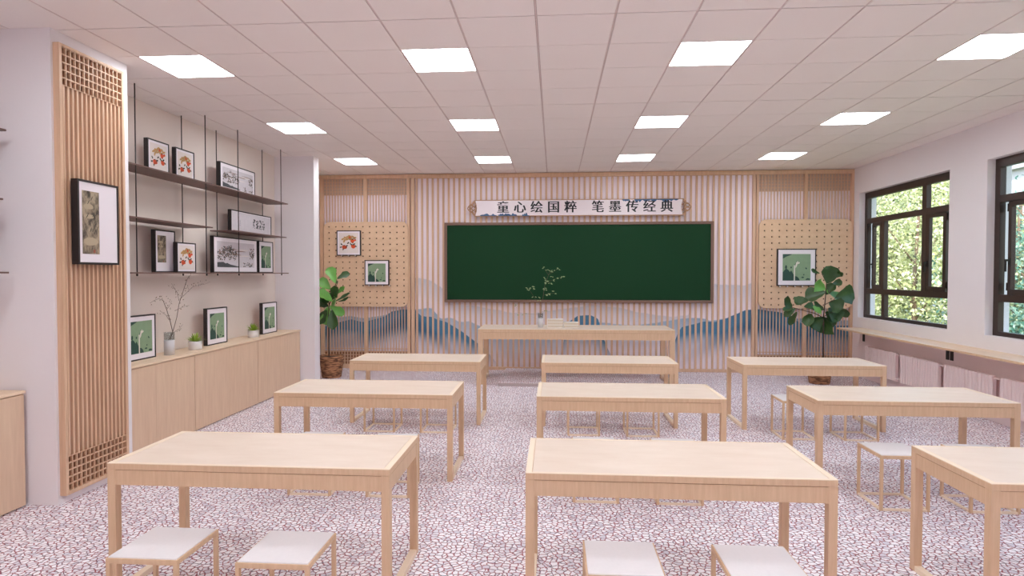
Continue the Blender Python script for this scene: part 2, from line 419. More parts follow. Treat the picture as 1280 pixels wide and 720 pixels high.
# ------------------------------------------------------------------ windows
def bar(b, y0, y1, z0, z1, x0=5.65, x1=5.72): b.box(x0, x1, y0, y1, z0, z1, 'win')
def window(n, Y0, label):
    root = thing('window_%d' % n, (0, Y0, 0), label, None, kind='structure')
    if 'category' in root: del root['category']
    W = 2.51
    b = MB()
    bar(b, 0, .09, ZS, ZH); bar(b, W - .09, W, ZS, ZH)
    bar(b, .09, W - .09, ZH - .11, ZH); bar(b, .09, W - .09, ZS, ZS + .055)
    bar(b, .09, W - .09, 2.78, 2.87); bar(b, .09, W - .09, 1.515, 1.61)
    bar(b, .69, .80, 2.87, ZH - .11)                      # upper mullion
    bar(b, .69, .80, 1.61, 2.78); bar(b, 1.86, 1.95, 1.61, 2.78)
    bar(b, 1.83, 1.92, ZS + .055, 1.515)
    b.box(5.655, 5.715, .69, .70, 1.62, 2.77, 'silver')
    b.build('window_frame', root)
    for y0, y1, z0, z1 in ((.80, W - .09, 2.87, ZH - .11), (.09, .69, 2.87, ZH - .11), (.80, 1.86, 1.61, 2.78), (.09, 1.83, ZS + .055, 1.515), (1.92, W - .09, ZS + .055, 1.515)):
        b = MB(); b.box(5.683, 5.689, y0, y1, z0, z1, 'glass'); b.build('pane', root)
    for hy, sg, wd in ((1.955, 1, .37), (.685, -1, .40)):
        b = MB(); w_, t = .062, .045
        y1 = sg * wd
        lo, hi = min(0, y1), max(0, y1)
        b.box(-.02, .03, lo, lo + w_, 1.60, 2.79, 'win'); b.box(-.02, .03, hi - w_, hi, 1.60, 2.79, 'win')
        b.box(-.02, .03, lo + w_, hi - w_, 2.72, 2.79, 'win'); b.box(-.02, .03, lo + w_, hi - w_, 1.60, 1.68, 'win')
        s_ = b.build('sash', root, (5.67, hy, 0), -sg * .10)
        b = MB(); b.box(.002, .008, lo + w_, hi - w_, 1.68, 2.72, 'glass'); b.build('pane', s_)
        b = MB()
        hz = 2.02
        yy = (lo + .03) if sg < 0 else (hi - .03)
        yy = -.03 if sg < 0 else .33
        b.box(-.035, -.02, yy - .012, yy + .012, hz - .04, hz + .05, 'silver'); b.box(-.075, -.035, yy - .01, yy + .01, hz + .01, hz + .035, 'silver')
        b.box(-.075, -.06, yy - .012, yy + .012, hz - .12, hz + .035, 'silver'); b.build('handle', s_)
        b = MB()
        for z in (2.66, 1.66): b.box(.0, .02, y1, y1 + sg * .06, z, z + .1, 'silver')
        b.build('hinge', s_)
    return root
window(1, 8.91, 'dark bronze window nearest the front wall, both casements ajar')
window(2, 5.66, 'dark bronze window cut off by the right edge of the picture')
window(3, 2.41, 'dark bronze window behind the right edge of the picture')

# ------------------------------------------------------------------ front wall joinery
FY = 11.62
b = MB(); b.box(-4.64, 5.55, FY - .01, YF, 3.735, 3.812, 'slatd', .003); tag(b.build('trim_1'), 'wooden beam running along the top of the slatted front wall', None, None, 'structure')
# central slats
t = thing('slat_screen', (0, 0, 0), 'wide screen of spaced upright wooden slats behind the green chalkboard', 'slatted screen')
b = MB()
for k in range(61):
    x = -2.692 + .1055 * k; b.box(x - .019, x + .019, FY + .028, FY + .05, .055, 3.735, 'slat')
b.build('slats', t)
b = MB(); b.box(-2.70, 3.72, FY, YF, 0, .056, 'slat', .003); b.build('base_rail', t)
b = MB(); b.box(-2.80, -2.735, FY - .005, FY + .06, .0, 3.735, 'slat', .003); b.build('post', t)
b = MB(); b.box(3.722, 3.775, FY - .005, FY + .06, .0, 3.735, 'slat', .003); b.build('post', t)

def lattice(x0, x1, label, posts):
    t = thing('lattice_screen', (0, 0, 0), label, 'lattice screen', 'lattice screens beside the front wall')
    p = posts
    b = MB()
    b.box(x0, x0 + p[0], FY - .01, FY + .06, 0, 3.735, 'slatd', .003); b.box(x1 - p[1], x1, FY - .01, FY + .06, 0, 3.735, 'slatd', .003)
    b.box(x0 + p[0], x1 - p[1], FY + .01, FY + .06, .0, .082, 'slatd')
    b.build('frame', t)
    a0, a1 = x0 + p[0], x1 - p[1]
    n = 14; st = (a1 - a0) / n
    b = MB()
    for k in range(1, n): b.box(a0 + st * k - .0085, a0 + st * k + .0085, FY + .022, FY + .036, .082, 3.735, 'slatd')
    b.build('slats', t)
    for up_ in (1, 0):
        b = MB()
        for r in range(1, 6):
            z = (3.735 - .062 * r) if up_ else (.082 + .062 * r)
            b.box(a0, a1, FY + .016, FY + .03, z - .006, z + .006, 'slatd')
        b.build('lattice_bars', t)
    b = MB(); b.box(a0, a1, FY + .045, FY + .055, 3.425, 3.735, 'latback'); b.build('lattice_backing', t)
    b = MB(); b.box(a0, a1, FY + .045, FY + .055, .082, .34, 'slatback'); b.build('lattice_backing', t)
    return t
lattice(-4.625, -3.70, 'outer lattice screen left of the chalkboard, behind the smaller fig tree', (.07, .045))
lattice(-3.70, -2.82, 'lattice screen between the smaller fig tree and the wide slats', (.025, .06))
lattice(3.785, 4.69, 'lattice screen just right of the wide slats, behind the green framed print', (.04, .035))
lattice(4.69, 5.55, 'lattice screen in the corner beside the window wall', (.03, .05))

# pegboards
def rrect(x0, x1, z0, z1, r, n=7):
    pts = []
    for cx, cz, a in ((x1 - r, z1 - r, 0), (x0 + r, z1 - r, 90), (x0 + r, z0 + r, 180), (x1 - r, z0 + r, 270)):
        for k in range(n + 1):
            t_ = math.radians(a + 90 * k / n); pts.append((cx + r * math.cos(t_), cz + r * math.sin(t_)))
    return pts
def curve_mesh(name, loops, extrude, mat, parent, loc, bevel=0):
    cu = bpy.data.curves.new(name, 'CURVE'); cu.dimensions = '2D'; cu.fill_mode = 'BOTH'; cu.extrude = extrude; cu.bevel_depth = bevel
    for lp in loops:
        sp = cu.splines.new('POLY'); sp.points.add(len(lp) - 1)
        for q, pt in zip(sp.points, lp): q.co = (pt[0], pt[1], 0, 1)
        sp.use_cyclic_u = True
    tmp = bpy.data.objects.new(name + '_c', cu); COL.objects.link(tmp)
    dg = bpy.context.evaluated_depsgraph_get(); dg.update()
    me = bpy.data.meshes.new_from_object(tmp.evaluated_get(dg))
    bpy.data.objects.remove(tmp)
    me.transform(Matrix.Rotation(PI / 2, 4, 'X'))
    me.materials.clear(); me.materials.append(M[mat])
    o = bpy.data.objects.new(name, me); COL.objects.link(o); o.location = loc
    if parent: o.parent = parent
    return o
def pegboard(x0, x1, hx0, hx1, label, pegs):
    t = thing('pegboard', (0, FY - .04, 0), label, 'pegboard', 'pegboards on the front wall')
    z0, z1 = 1.225, 2.888
    loops = [rrect(x0, x1, z0, z1, .13)]
    for i in range(12):
        for j in range(14):
            cx = hx0 + (hx1 - hx0) * i / 11; cz = 2.795 - (2.795 - 1.29) * j / 13
            loops.append([(cx + .0155 * math.cos(2 * PI * k / 10), cz - .0155 * math.sin(2 * PI * k / 10)) for k in range(10)])
    curve_mesh('board', loops, .009, 'peg', t, (0, .01, 0), .001)
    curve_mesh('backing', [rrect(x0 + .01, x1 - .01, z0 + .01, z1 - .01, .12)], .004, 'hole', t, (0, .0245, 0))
    for cx, cz in pegs:
        b = MB()
        b.tube([(cx, 0, cz), (cx, -.05, cz)], .007, .007, 'wleg', 8); b.tube([(cx, -.05, cz), (cx, -.062, cz)], .012, .012, 'signw', 8)
        b.build('peg', t)
    return t
dx = 1.494 / 11
pegboard(-4.536, -2.852, -4.428, -2.934, 'round-cornered wooden pegboard left of the chalkboard with two pictures', [(-4.428 + dx * k, 2.795 - .1158 * 5 + .01) for k in (2, 3, 4)] + [(-4.428 + dx * k, 2.795 - .1158 * 10 + .0) for k in (6, 7, 8, 9)])
dx = 1.493 / 11
pegboard(3.825, 5.514, 3.924, 5.417, 'round-cornered wooden pegboard right of the chalkboard with one picture', [(3.924 + dx * k, 1.637) for k in (2, 3, 4, 5)])

# chalkboard
t = thing('chalkboard', (0, FY, 0), 'large green chalkboard in a brown frame on the front wall', 'chalkboard')
b = MB(); b.box(-2.08, 2.94, -.035, -.01, 1.37, 2.81, 'board'); b.build('board', t)
b = MB()
b.box(-2.132, 2.992, -.055, .0, 2.81, 2.862, 'bframe', .004); b.box(-2.132, 2.992, -.065, .0, 1.318, 1.37, 'bframe', .004)
b.box(-2.132, -2.08, -.055, .0, 1.37, 2.81, 'bframe', .004); b.box(2.94, 2.992, -.055, .0, 1.37, 2.81, 'bframe', .004)
b.build('frame', t)

# signboard
t = thing('sign_board', (0, FY - .03, 0), 'long white calligraphy banner board with carved ends above the chalkboard', 'sign')
def brace(x0, x1, z0, z1, d):
    h = z1 - z0; zc = (z0 + z1) / 2
    e = [(0, 0), (.0, .10), (.35, .18), (.7, .30), (.75, .40), (1.0, .5), (.75, .60), (.7, .70), (.35, .82), (0, .90), (0, 1)]
    R = [(x1 + d - d * (1 - abs(2 * f - 1)) * 0 - d * g, z0 + h * f) for g, f in e]
    Lf = [(x0 - d + d * g, z0 + h * f) for g, f in e][::-1]
    return R + Lf
curve_mesh('border', [brace(-1.5, 2.388, 2.975, 3.295, .03)], .012, 'fret', t, (0, -.012, 0))
curve_mesh('panel', [brace(-1.49, 2.378, 2.992, 3.278, .028)], .006, 'signw', t, (0, -.026, 0))
def scrollend(sg, x):
    b = MB(); zc = 3.135
    def P(pts): return [(x + sg * px, -.015, zc + pz) for px, pz in pts]
    for s2 in (1, -1):
        sp = [(.02 + .055 * math.cos(a) * (1 - a / 9), s2 * (.075 + .05 * math.sin(a) * (1 - a / 9))) for a in [k * .5 for k in range(13)]]
        b.tube(P(sp), .011, .009, 'fret', 6)
        b.tube(P([(.0, s2 * .14), (.04, s2 * .145), (.075, s2 * .11), (.085, s2 * .07), (.06, s2 * .035), (.03, s2 * .02)]), .011, .009, 'fret', 6)
        sp = [(.115 + .038 * math.cos(a + 1), s2 * (.035 + .03 * math.sin(a + 1))) for a in [k * .6 for k in range(9)]]
        b.tube(P(sp), .010, .008, 'fret', 6)
        b.tube(P([(.06, s2 * .09), (.12, s2 * .07), (.16, s2 * .03), (.178, 0)]), .011, .009, 'fret', 6)
    b.build('carved_end', t)
scrollend(-1, -1.50); scrollend(1, 2.39)
CH = '童心绘国粹笔墨传经典'
xs = [-.985 + .3226 * k for k in range(5)] + [.825 + .3226 * k for k in range(5)]
for ch, x in zip(CH, xs):
    cu = bpy.data.curves.new('t', 'FONT'); cu.body = ch; cu.size = .24; cu.align_x = 'CENTER'; cu.align_y = 'CENTER'; cu.extrude = .002
    tmp = bpy.data.objects.new('t', cu); COL.objects.link(tmp)
    dg = bpy.context.evaluated_depsgraph_get(); dg.update()
    src = bpy.data.meshes.new_from_object(tmp.evaluated_get(dg)); bpy.data.objects.remove(tmp)
    bb = bmesh.new()
    for q in (-.007, -.0035, 0, .0035, .007):
        m2 = src.copy(); m2.transform(Matrix.Translation((q, -.0345 - q * .01, 0)) @ Matrix.Rotation(PI / 2, 4, 'X')); bb.from_mesh(m2)
    me = bpy.data.meshes.new('character'); bb.to_mesh(me); bb.free(); me.materials.append(M['ink'])
    o = bpy.data.objects.new('character', me); COL.objects.link(o); o.parent = t; o.location = (x, 0, 3.135)
b = MB()
random.seed(3)
for cx, wd, z, s2 in ((-1.27, .16, 2.985, 1), (-.98, .10, 2.985, 1), (-.84, .12, 2.985, 1), (-.55, .07, 2.98, 1), (1.35, .07, 3.285, -1), (1.58, .07, 3.285, -1), (1.80, .17, 3.285, -1), (2.13, .2, 3.285, -1)):
    n = 9; pts = [(cx - wd, -.0328, z)]
    for k in range(n + 1): pts.append((cx - wd + 2 * wd * k / n, -.0328, z + s2 * (.012 + random.uniform(0, .045) * math.sin(PI * (k + .5) / (n + 1)) * 1.3)))
    pts.append((cx + wd, -.0328, z)); b.poly(pts, 'blueink')
b.build('ink_painting', t)

# ------------------------------------------------------------------ pictures
def art_persimmon(b, w, h, y):
    X = lambda u: (u - .5) * w
    def bl(u, v_, ru, rv, m, yy, n=9, jit=.2, rot=0): b.blob(X(u), v_ * h, ru * w, rv * h, yy, m, n, jit, rot)
    b.poly([(X(0), y, 0), (X(1), y, 0), (X(1), y, h), (X(0), y, h)], 'cream')
    L1, L2, L3 = y - .0006, y - .0012, y - .0018
    for u, v_, r in ((.22, .70, .5), (.34, .76, -.4), (.44, .80, .6), (.55, .84, -.3), (.62, .76, .9), (.72, .80, -.6), (.80, .74, .4), (.40, .68, .2), (.52, .72, -.7), (.66, .68, .3), (.28, .62, 1.2)):
        bl(u, v_, .105, .048, 'tan', L1, 7, .2, r)
    for u, v_, r in ((.13, .44, -.9), (.47, .50, .8), (.60, .46, -1), (.66, .40, 1.2), (.78, .44, .4), (.86, .34, -.5), (.10, .30, .3), (.40, .36, .2), (.22, .20, 1.4), (.70, .52, -.2)):
        bl(u, v_, .066, .034, 'olive', L1, 7, .25, r)
    for u, v_, r in ((.27, .30, .10), (.74, .33, .10), (.70, .60, .09), (.84, .64, .05), (.56, .78, .05), (.36, .28, .055)):
        bl(u, v_, r * 1.15, r * w / h, 'orange', L2, 11, .08)
        bl(u, v_ + r * .8 * w / h, r * .5, r * .2, 'olive', L3, 7, .3)
def art_green(b, w, h, y):
    X = lambda u: (u - .5) * w
    b.poly([(X(0), y, 0), (X(1), y, 0), (X(1), y, h), (X(0), y, h)], 'pgreen')
    random.seed(11)
    top = [0] + [.42 + random.uniform(-.06, .05) - .45 * max(0, k / 10 - .45) * 1.6 for k in range(11)]
    pts = [(X(0), y - .0006, 0)] + [(X(k / 10 * .62 + random.uniform(0, .02)), y - .0006, h * max(.01, .40 + random.uniform(-.1, .06) - max(0, k - 5) * .07)) for k in range(10)] + [(X(.62), y - .0006, 0)]
    b.poly(pts, 'pteal')
    b.poly([(X(0), y - .0006, h), (X(0), y - .0006, h * .82), (X(.06), y - .0006, h * .86), (X(.12), y - .0006, h * .9), (X(.3), y - .0006, h * .97), (X(.34), y - .0006, h)], 'pteal')
    for u, v_, ru, rv in ((.12, .52, .04, .06), (.30, .50, .03, .04), (.46, .58, .035, .07), (.84, .46, .03, .035), (.9, .06, .09, .04), (.72, .12, .06, .03), (.76, .22, .02, .03), (.5, .72, .015, .02)):
        b.blob(X(u), v_ * h, ru * w, rv * h, y - .0007, 'pteal', 8, .35)
    b.box(X(.40), X(.445), y - .0014, y - .001, 0, h * .58, 'egret')
    b.blob(X(.50), .62 * h, .035 * w, .13 * h, y - .0015, 'egret', 9, .25, -.3)
    b.blob(X(.56), .66 * h, .05 * w, .04 * h, y - .0015, 'egret', 9, .3, .5)
def art_landscape(b, w, h, y, seed=5):
    X = lambda u: (u - .5) * w
    b.poly([(X(0), y, 0), (X(1), y, 0), (X(1), y, h), (X(0), y, h)], 'plight')
    random.seed(seed)
    for k in range(6):
        b.blob(X(random.uniform(.25, .9)), h * random.uniform(.45, .8), .16 * w, .02 * h, y - .0005, 'prose' if k % 2 else 'cream', 12, .2)
    pts = [(X(0), y - .0006, 0)]
    for k in range(12): pts.append((X(k / 11 * .55), y - .0006, h * (.22 + random.uniform(-.04, .05)) * (1 - k / 14)))
    pts.append((X(.55), y - .0006, 0)); b.poly(pts, 'pgrey')
    pl = [(random.uniform(.02, .5), random.uniform(.3, .88)) for _ in range(80)] + [(random.uniform(.86, .98), random.uniform(.35, .8)) for _ in range(18)] + [(random.uniform(.7, .98), random.uniform(.03, .18)) for _ in range(9)]
    for i, (u, v_) in enumerate(pl):
        if u < .5 and v_ > .55 + .6 * math.sin(u / .5 * PI) * .5: v_ *= .7
        for q in range(3):
            b.blob(X(min(.985, max(.015, u + random.uniform(-.03, .03)))), h * min(.97, v_ + random.uniform(-.05, .05)), .034 * h, .026 * h, y - .0007 - .0002 * q, ('pgrey', 'olive', 'prose')[(i + q) % 3], 7, .4)
def art_scroll(b, w, h, y, narrow=True):
    X = lambda u: (u - .5) * w
    b.poly([(X(0), y, 0), (X(1), y, 0), (X(1), y, h), (X(0), y, h)], 'scroll')
    random.seed(4)
    b.blob(X(.36), .76 * h, .32 * w, .045 * h, y - .0006, 'haze', 9, .2); b.blob(X(.36), .60 * h, .34 * w, .035 * h, y - .0006, 'haze', 9, .2)
    b.blob(X(.5), .20 * h, .42 * w, .07 * h, y - .0006, 'haze', 9, .1)
    for k in range(12):
        u = random.uniform(.15, .9); v_ = random.uniform(.3, .95)
        b.blob(X(u), v_ * h, .02 * w, .055 * h, y - .0008, 'olive', 6, .3, random.uniform(-.6, -.2))
    b.box(X(.62), X(.74), y - .001, y - .0008, .02 * h, .07 * h, 'seal')
def art_callig(b, w, h, y):
    X = lambda u: (u - .5) * w
    b.poly([(X(0), y, 0), (X(1), y, 0), (X(1), y, h), (X(0), y, h)], 'plight')
    random.seed(21)
    for c in range(4):
        cu = .54 + c * .085
        for k in range(16):
            b.blob(X(cu + random.uniform(-.028, .028)), h * (.5 + random.uniform(-.24, .24)), .016 * w * random.uniform(.5, 1), .045 * h * random.uniform(.4, 1.4), y - .0006 - k * .0001, 'ink', 6, .4, random.uniform(-.9, .9))
    for k in range(4): b.blob(X(.19), h * (.3 + .09 * k), .005 * w, .025 * h, y - .0008, 'ink', 6, .4)

def picture(loc, W, Hh, D, rz, label, art, inset=(.05, .05, .05, .05), ft=.014, group=None, awidth=None):
    """framed picture; front faces local -y, loc = bottom centre of the back"""
    t = thing('framed_picture', loc, label, 'picture', group, rz)
    b = MB(); h2 = W / 2
    b.box(-h2, h2, -D, 0, 0, ft, 'black', .0015); b.box(-h2, h2, -D, 0, Hh - ft, Hh, 'black', .0015)
    b.box(-h2, -h2 + ft, -D, 0, ft, Hh - ft, 'black', .0015); b.box(h2 - ft, h2, -D, 0, ft, Hh - ft, 'black', .0015)
    b.build('frame', t)
    b = MB(); b.box(-h2 + ft, h2 - ft, -D + .006, -.004, ft, Hh - ft, 'mat'); b.build('mat_board', t)
    l, r, bo, to = inset
    b = MB()
    w = W - 2 * ft - l - r; h = Hh - 2 * ft - bo - to
    art(b, w, h, 0)
    o = b.build('print', t, (-h2 + ft + l + w / 2, -D + .004, ft + bo), fixn=False)
    return t
P90 = PI / 2   # turns the front (-y) towards +x
grp = 'framed pictures in the left alcove'
sT, sM, sB, cT = 2.998, 2.457, 1.886, .936
def alc(y0, y1, h, z, x, label, art, inset=(.04, .04, .04, .04), D=.05):
    return picture((x - .0, (y0 + y1) / 2, z), y1 - y0, h, D, P90, label, art, inset, group=grp)
BX = -4.52
alc(6.36, 6.73, .375, sT, BX, 'black framed orange persimmon print at the left end of the top shelf', art_persimmon, (.025,) * 4)
alc(6.85, 7.22, .375, sT, BX, 'black framed orange persimmon print second from left on the top shelf', art_persimmon, (.025,) * 4)
alc(7.80, 8.74, .385, sT, BX, 'wide framed grey ink landscape on the top shelf', lambda b, w, h, y: art_landscape(b, w, h, y, 6), (.045,) * 4)
alc(8.06, 9.25, .31, sM, BX, 'wide framed calligraphy of four dark characters on the small right shelf', art_callig, (.012,) * 4)
alc(6.46, 6.82, .485, sB, BX, 'tall framed brown ink scroll print at the left end of the lowest shelf', art_scroll, (.03, .15, .10, .05))
alc(6.70, 7.07, .355, sB, BX + .10, 'black framed orange persimmon print leaning in front of the scroll print on the lowest shelf', art_persimmon, (.02,) * 4)
alc(7.62, 8.79, .487, sB, BX, 'wide framed grey ink landscape on the lowest shelf', lambda b, w, h, y: art_landscape(b, w, h, y, 5), (.075, .075, .06, .05))
alc(8.84, 9.30, .487, sB, BX, 'framed green print at the right end of the lowest shelf', art_green, (.06,) * 4)
alc(5.97, 6.452, .485, cT, BX, 'framed green print on the long cabinet, half hidden by the lattice column', art_green, (.045, .045, .06, .05))
alc(7.45, 7.935, .485, cT, BX, 'framed green print on the long cabinet between the two potted succulents', art_green, (.06,) * 4)
alc(8.93, 9.415, .485, cT, BX, 'framed green print on the long cabinet at its far end', art_green, (.06,) * 4)
g2 = 'framed pictures on the pegboards'
picture((-4.018, FY - .052, 2.228), .478, .49, .04, 0, 'square framed orange persimmon print at the top of the left pegboard', art_persimmon, (.03,) * 4, .016, g2)
picture((-3.46, FY - .052, 1.648), .484, .49, .04, 0, 'framed green print lower on the left pegboard', art_green, (.05,) * 4, .016, g2)
picture((4.493, FY - .052, 1.648), .70, .69, .045, 0, 'large framed green print on the right pegboard', art_green, (.08,) * 4, .018, g2)
picture((-3.935, 4.885, 1.948), .462, .70, .06, P90, 'black framed tall ink scroll picture hanging on the lattice column', art_scroll, (.03, .21, .07, .07), .018, None)

# ------------------------------------------------------------------ lattice panel on the column
t = thing('lattice_screen', (-3.99, 0, 0), 'tall upright wooden slat and lattice panel on the left column', 'lattice panel')
y0, y1, z0, z1 = 4.56, 5.285, .07, 3.715
b = MB()
b.box(0, .055, y0, y0 + .03, z0, z1, 'slatd', .002); b.box(0, .055, y1 - .03, y1, z0, z1, 'slatd', .002)
b.box(0, .055, y0 + .03, y1 - .03, z1 - .02, z1, 'slatd', .002); b.box(0, .055, y0 + .03, y1 - .03, z0, z0 + .028, 'slatd', .002)
b.build('frame', t)
n = 14; st = (y1 - y0 - .06) / n
b = MB()
for k in range(1, n + 1): b.box(.02, .044, y0 + .03 + st * (k - .5) - .009, y0 + .03 + st * (k - .5) + .009, .38, 3.39, 'slatd')
b.build('slats', t)
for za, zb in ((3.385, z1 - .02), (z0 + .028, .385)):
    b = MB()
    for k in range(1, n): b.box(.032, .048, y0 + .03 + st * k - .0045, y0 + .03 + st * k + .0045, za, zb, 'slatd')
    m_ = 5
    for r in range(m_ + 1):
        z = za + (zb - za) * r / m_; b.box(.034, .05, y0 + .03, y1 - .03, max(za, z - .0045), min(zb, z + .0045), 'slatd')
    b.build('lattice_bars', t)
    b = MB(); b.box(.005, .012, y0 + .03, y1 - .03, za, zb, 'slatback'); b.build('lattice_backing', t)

# ------------------------------------------------------------------ cabinets
def cabinet(y0, y1, label, topend=True):
    t = thing('low_cabinet', (-4.235, y0, 0), label, 'cabinet', 'low cabinets along the left wall')
    W = y1 - y0
    b = MB(); b.box(-.42, -.02, .002, W - .002, .02, .912, 'cab'); b.box(-.42, -.05, .01, W - .01, 0, .02, 'groove'); b.build('body', t)
    for k in range(2):
        b = MB(); b.box(-.018, 0, .003 * (k == 0) + .0006 + k * W / 2, W / 2 * (k + 1) - .0006 - .003 * (k == 1), .012, .905, 'cab', .001); b.build('door', t)
    return t
cabinet(5.41, 6.797, 'low wooden cabinet in the alcove, partly behind the lattice column')
cabinet(6.797, 8.312, 'low wooden cabinet, middle one of the three in the alcove')
cabinet(8.312, 9.745, 'low wooden cabinet at the far end of the alcove')
cabinet(3.02, 4.51, 'low wooden cabinet at the left edge in front of the column')
cabinet(1.50, 3.02, 'low wooden cabinet outside the left edge of the picture')
for a, c, lab in ((5.41, 9.752, 'long pale wooden worktop over the three alcove cabinets'), (1.5, 4.515, 'pale wooden worktop over the cabinet at the left edge')):
    b = MB(); b.box(XL, -4.225, a, c, .913, .936, 'cabtop', .004); tag(b.build('worktop'), lab, 'worktop')

# hanging shelf units
def shelf_unit(label, boards, rods):
    t = thing('hanging_shelf', (0, 0, 0), label, 'shelf', 'hanging shelf units')
    for y0, y1, z in boards:
        b = MB(); b.box(-4.625, -4.275, y0, y1, z - .014, z, 'shelf', .001); b.build('shelf_board', t)
    for y in rods:
        for x in (-4.292, -4.595):
            b = MB(); b.tube([(x, y, 1.845), (x, y, H)], .006, .006, 'rod', 8); b.tube([(x, y, 1.85), (x, y, 1.87)], .01, .01, 'rod', 8)
            b.build('rod', t)
    return t
shelf_unit('brown shelves hanging on thin rods in the left alcove', [(5.45, 9.423, 2.998), (5.45, 7.28, 2.457), (7.80, 9.36, 2.457), (5.45, 9.427, 1.886)], (5.916, 7.16, 7.925, 9.212))
shelf_unit('brown hanging shelves at the left edge of the picture', [(1.6, 4.438, 2.998), (2.6, 4.40, 2.457), (1.6, 4.438, 1.886)], (4.22, 2.9, 1.8))

# ------------------------------------------------------------------ vases, succulents
def cyl_vase(loc, r, h, label):
    t = thing('glass_vase', loc, label, 'vase')
    b = MB(); b.lathe([(0, 0), (r, 0), (r, h * .66), (r * .96, h * .66), (0, h * .66)], 'frost', 28); b.build('frosted_base', t)
    b = MB(); b.lathe([(r, h * .66), (r, h), (r * .94, h), (r * .94, h * .66)], 'vglass', 28); b.build('clear_rim', t)
    return t
VX = -4.42
cyl_vase((VX, 6.61, cT), .055, .262, 'clear and frosted cylinder vase on the long cabinet')
br = {'right': [(6.63, 1.11), (6.69, 1.25), (6.74, 1.36), (6.8, 1.52), (6.88, 1.64), (6.95, 1.76), (6.98, 1.82), (7.0, 1.85)],
      'left': [(6.60, 1.11), (6.66, 1.2), (6.62, 1.32), (6.57, 1.46), (6.52, 1.57), (6.45, 1.59), (6.38, 1.58), (6.28, 1.55)]}
side = {'right': [[(6.8, 1.55), (6.75, 1.65), (6.68, 1.7), (6.61, 1.76)], [(6.82, 1.57), (6.89, 1.62), (7.03, 1.71), (7.15, 1.73), (7.25, 1.74), (7.35, 1.77)], [(6.73, 1.44), (6.82, 1.47), (6.96, 1.49)], [(6.7, 1.19), (6.77, 1.22), (6.83, 1.27)]],
        'left': [[(6.61, 1.34), (6.54, 1.4), (6.43, 1.45)], [(6.57, 1.46), (6.6, 1.5), (6.63, 1.56)]]}
random.seed(9)
for k in ('right', 'left'):
    t = thing('dry_branch', (VX, 6.61, 1.11), {'right': 'taller dry twig branch leaning right in the cabinet vase', 'left': 'shorter dry twig branch leaning left in the cabinet vase'}[k], 'branch', 'dry branches in the cabinet vase')
    b = MB(); f = lambda p, d=0: (d, p[0] - 6.61, p[1] - 1.11)
    b.tube([f(p, .01 * math.sin(i)) for i, p in enumerate(br[k])], .0045, .0015, 'twig', 5)
    for s_ in side[k]: b.tube([f(p, .012 * i) for i, p in enumerate(s_)], .0022, .001, 'twig', 5)
    b.build('stem', t)
    b = MB()
    for ln in [br[k][3:]] + side[k]:
        for (a, c), (d, e) in zip(ln, ln[1:]):
            for q in range(4):
                u = random.random(); y, z = a + (d - a) * u + random.uniform(-.03, .03), c + (e - c) * u + random.uniform(-.025, .03)
                x = random.uniform(-.02, .04)
                b.tube([(x, y - 6.61, z - 1.11), (x + .004, y - 6.61 + random.uniform(-.014, .014), z - 1.11 + .01)], .0035, .002, 'bud', 4)
    b.build('buds', t)
def succulent(loc, label, s=1):
    t = thing('potted_succulent', loc, label, 'potted plant', 'potted succulents on the long cabinet')
    b = MB(); b.lathe([(0, 0), (.072, 0), (.077, .01), (.077, .105), (.068, .105), (.068, .09), (0, .09)], 'pot', 28); b.build('pot', t)
    b = MB(); random.seed(int(loc[1] * 10))
    for k in range(46):
        a = random.uniform(0, 2 * PI); el = random.uniform(.15, 1.4); ln = random.uniform(.10, .145)
        d = Vector((math.cos(a) * math.cos(el), math.sin(a) * math.cos(el), math.sin(el)))
        sd = Vector((-math.sin(a), math.cos(a), 0)) * .009; p0 = Vector((d.x * .02, d.y * .02, .09))
        p1 = p0 + d * ln * .55 + Vector((0, 0, .008)); p2 = p0 + d * ln - Vector((0, 0, .012 * math.cos(el)))
        b.poly([p0 - sd * .5, p0 + sd * .5, p1 + sd, p1 - sd], 'sprout'); b.poly([p1 - sd, p1 + sd, p2], 'sprout')
    b.build('foliage', t)
    return t
succulent((VX, 7.11, cT), 'small potted succulent on the long cabinet, right of the twig vase')
succulent((VX, 8.545, cT), 'small potted succulent on the long cabinet, beside the farthest green print')

# ------------------------------------------------------------------ fig trees
def leafmesh(b, p0, p1, wid, curl, roll, mat='leaf'):
    """obovate leaf from p0 to p1 with a fold at the midrib"""
    p0, p1 = Vector(p0), Vector(p1); d = p1 - p0; ln = d.length; d.normalize()
    view = Vector((.0, -1, .25)).normalized()
    side = d.cross(view); side.normalize()
    side = Matrix.Rotation(roll, 3, d) @ side; nrm = side.cross(d).normalized()
    prof = [(0, .04), (.08, .28), (.22, .52), (.4, .74), (.56, .97), (.70, 1.0), (.82, .86), (.92, .55), (1, .03)]
    k = b.mi(mat); rows = []
    for i, (u, w) in enumerate(prof):
        c = p0 + d * ln * u + nrm * curl * ln * math.sin(PI * u) * -1
        wv = 1 + .09 * math.sin(i * 2.3 + p0.x * 40)
        hw = w * wid / 2 * wv
        rows.append([b.bm.verts.new(c + side * hw * s_ + nrm * (abs(s_) ** 1.3 * .34 * hw + .10 * hw * s_ * math.sin(i * 1.9 + p0.z * 30))) for s_ in (-1, -.5, 0, .5, 1)])
    for r0, r1 in zip(rows, rows[1:]):
        for q in range(4):
            f = b.bm.faces.new([r0[q], r0[q + 1], r1[q + 1], r1[q]]); f.material_index = k; f.smooth = True
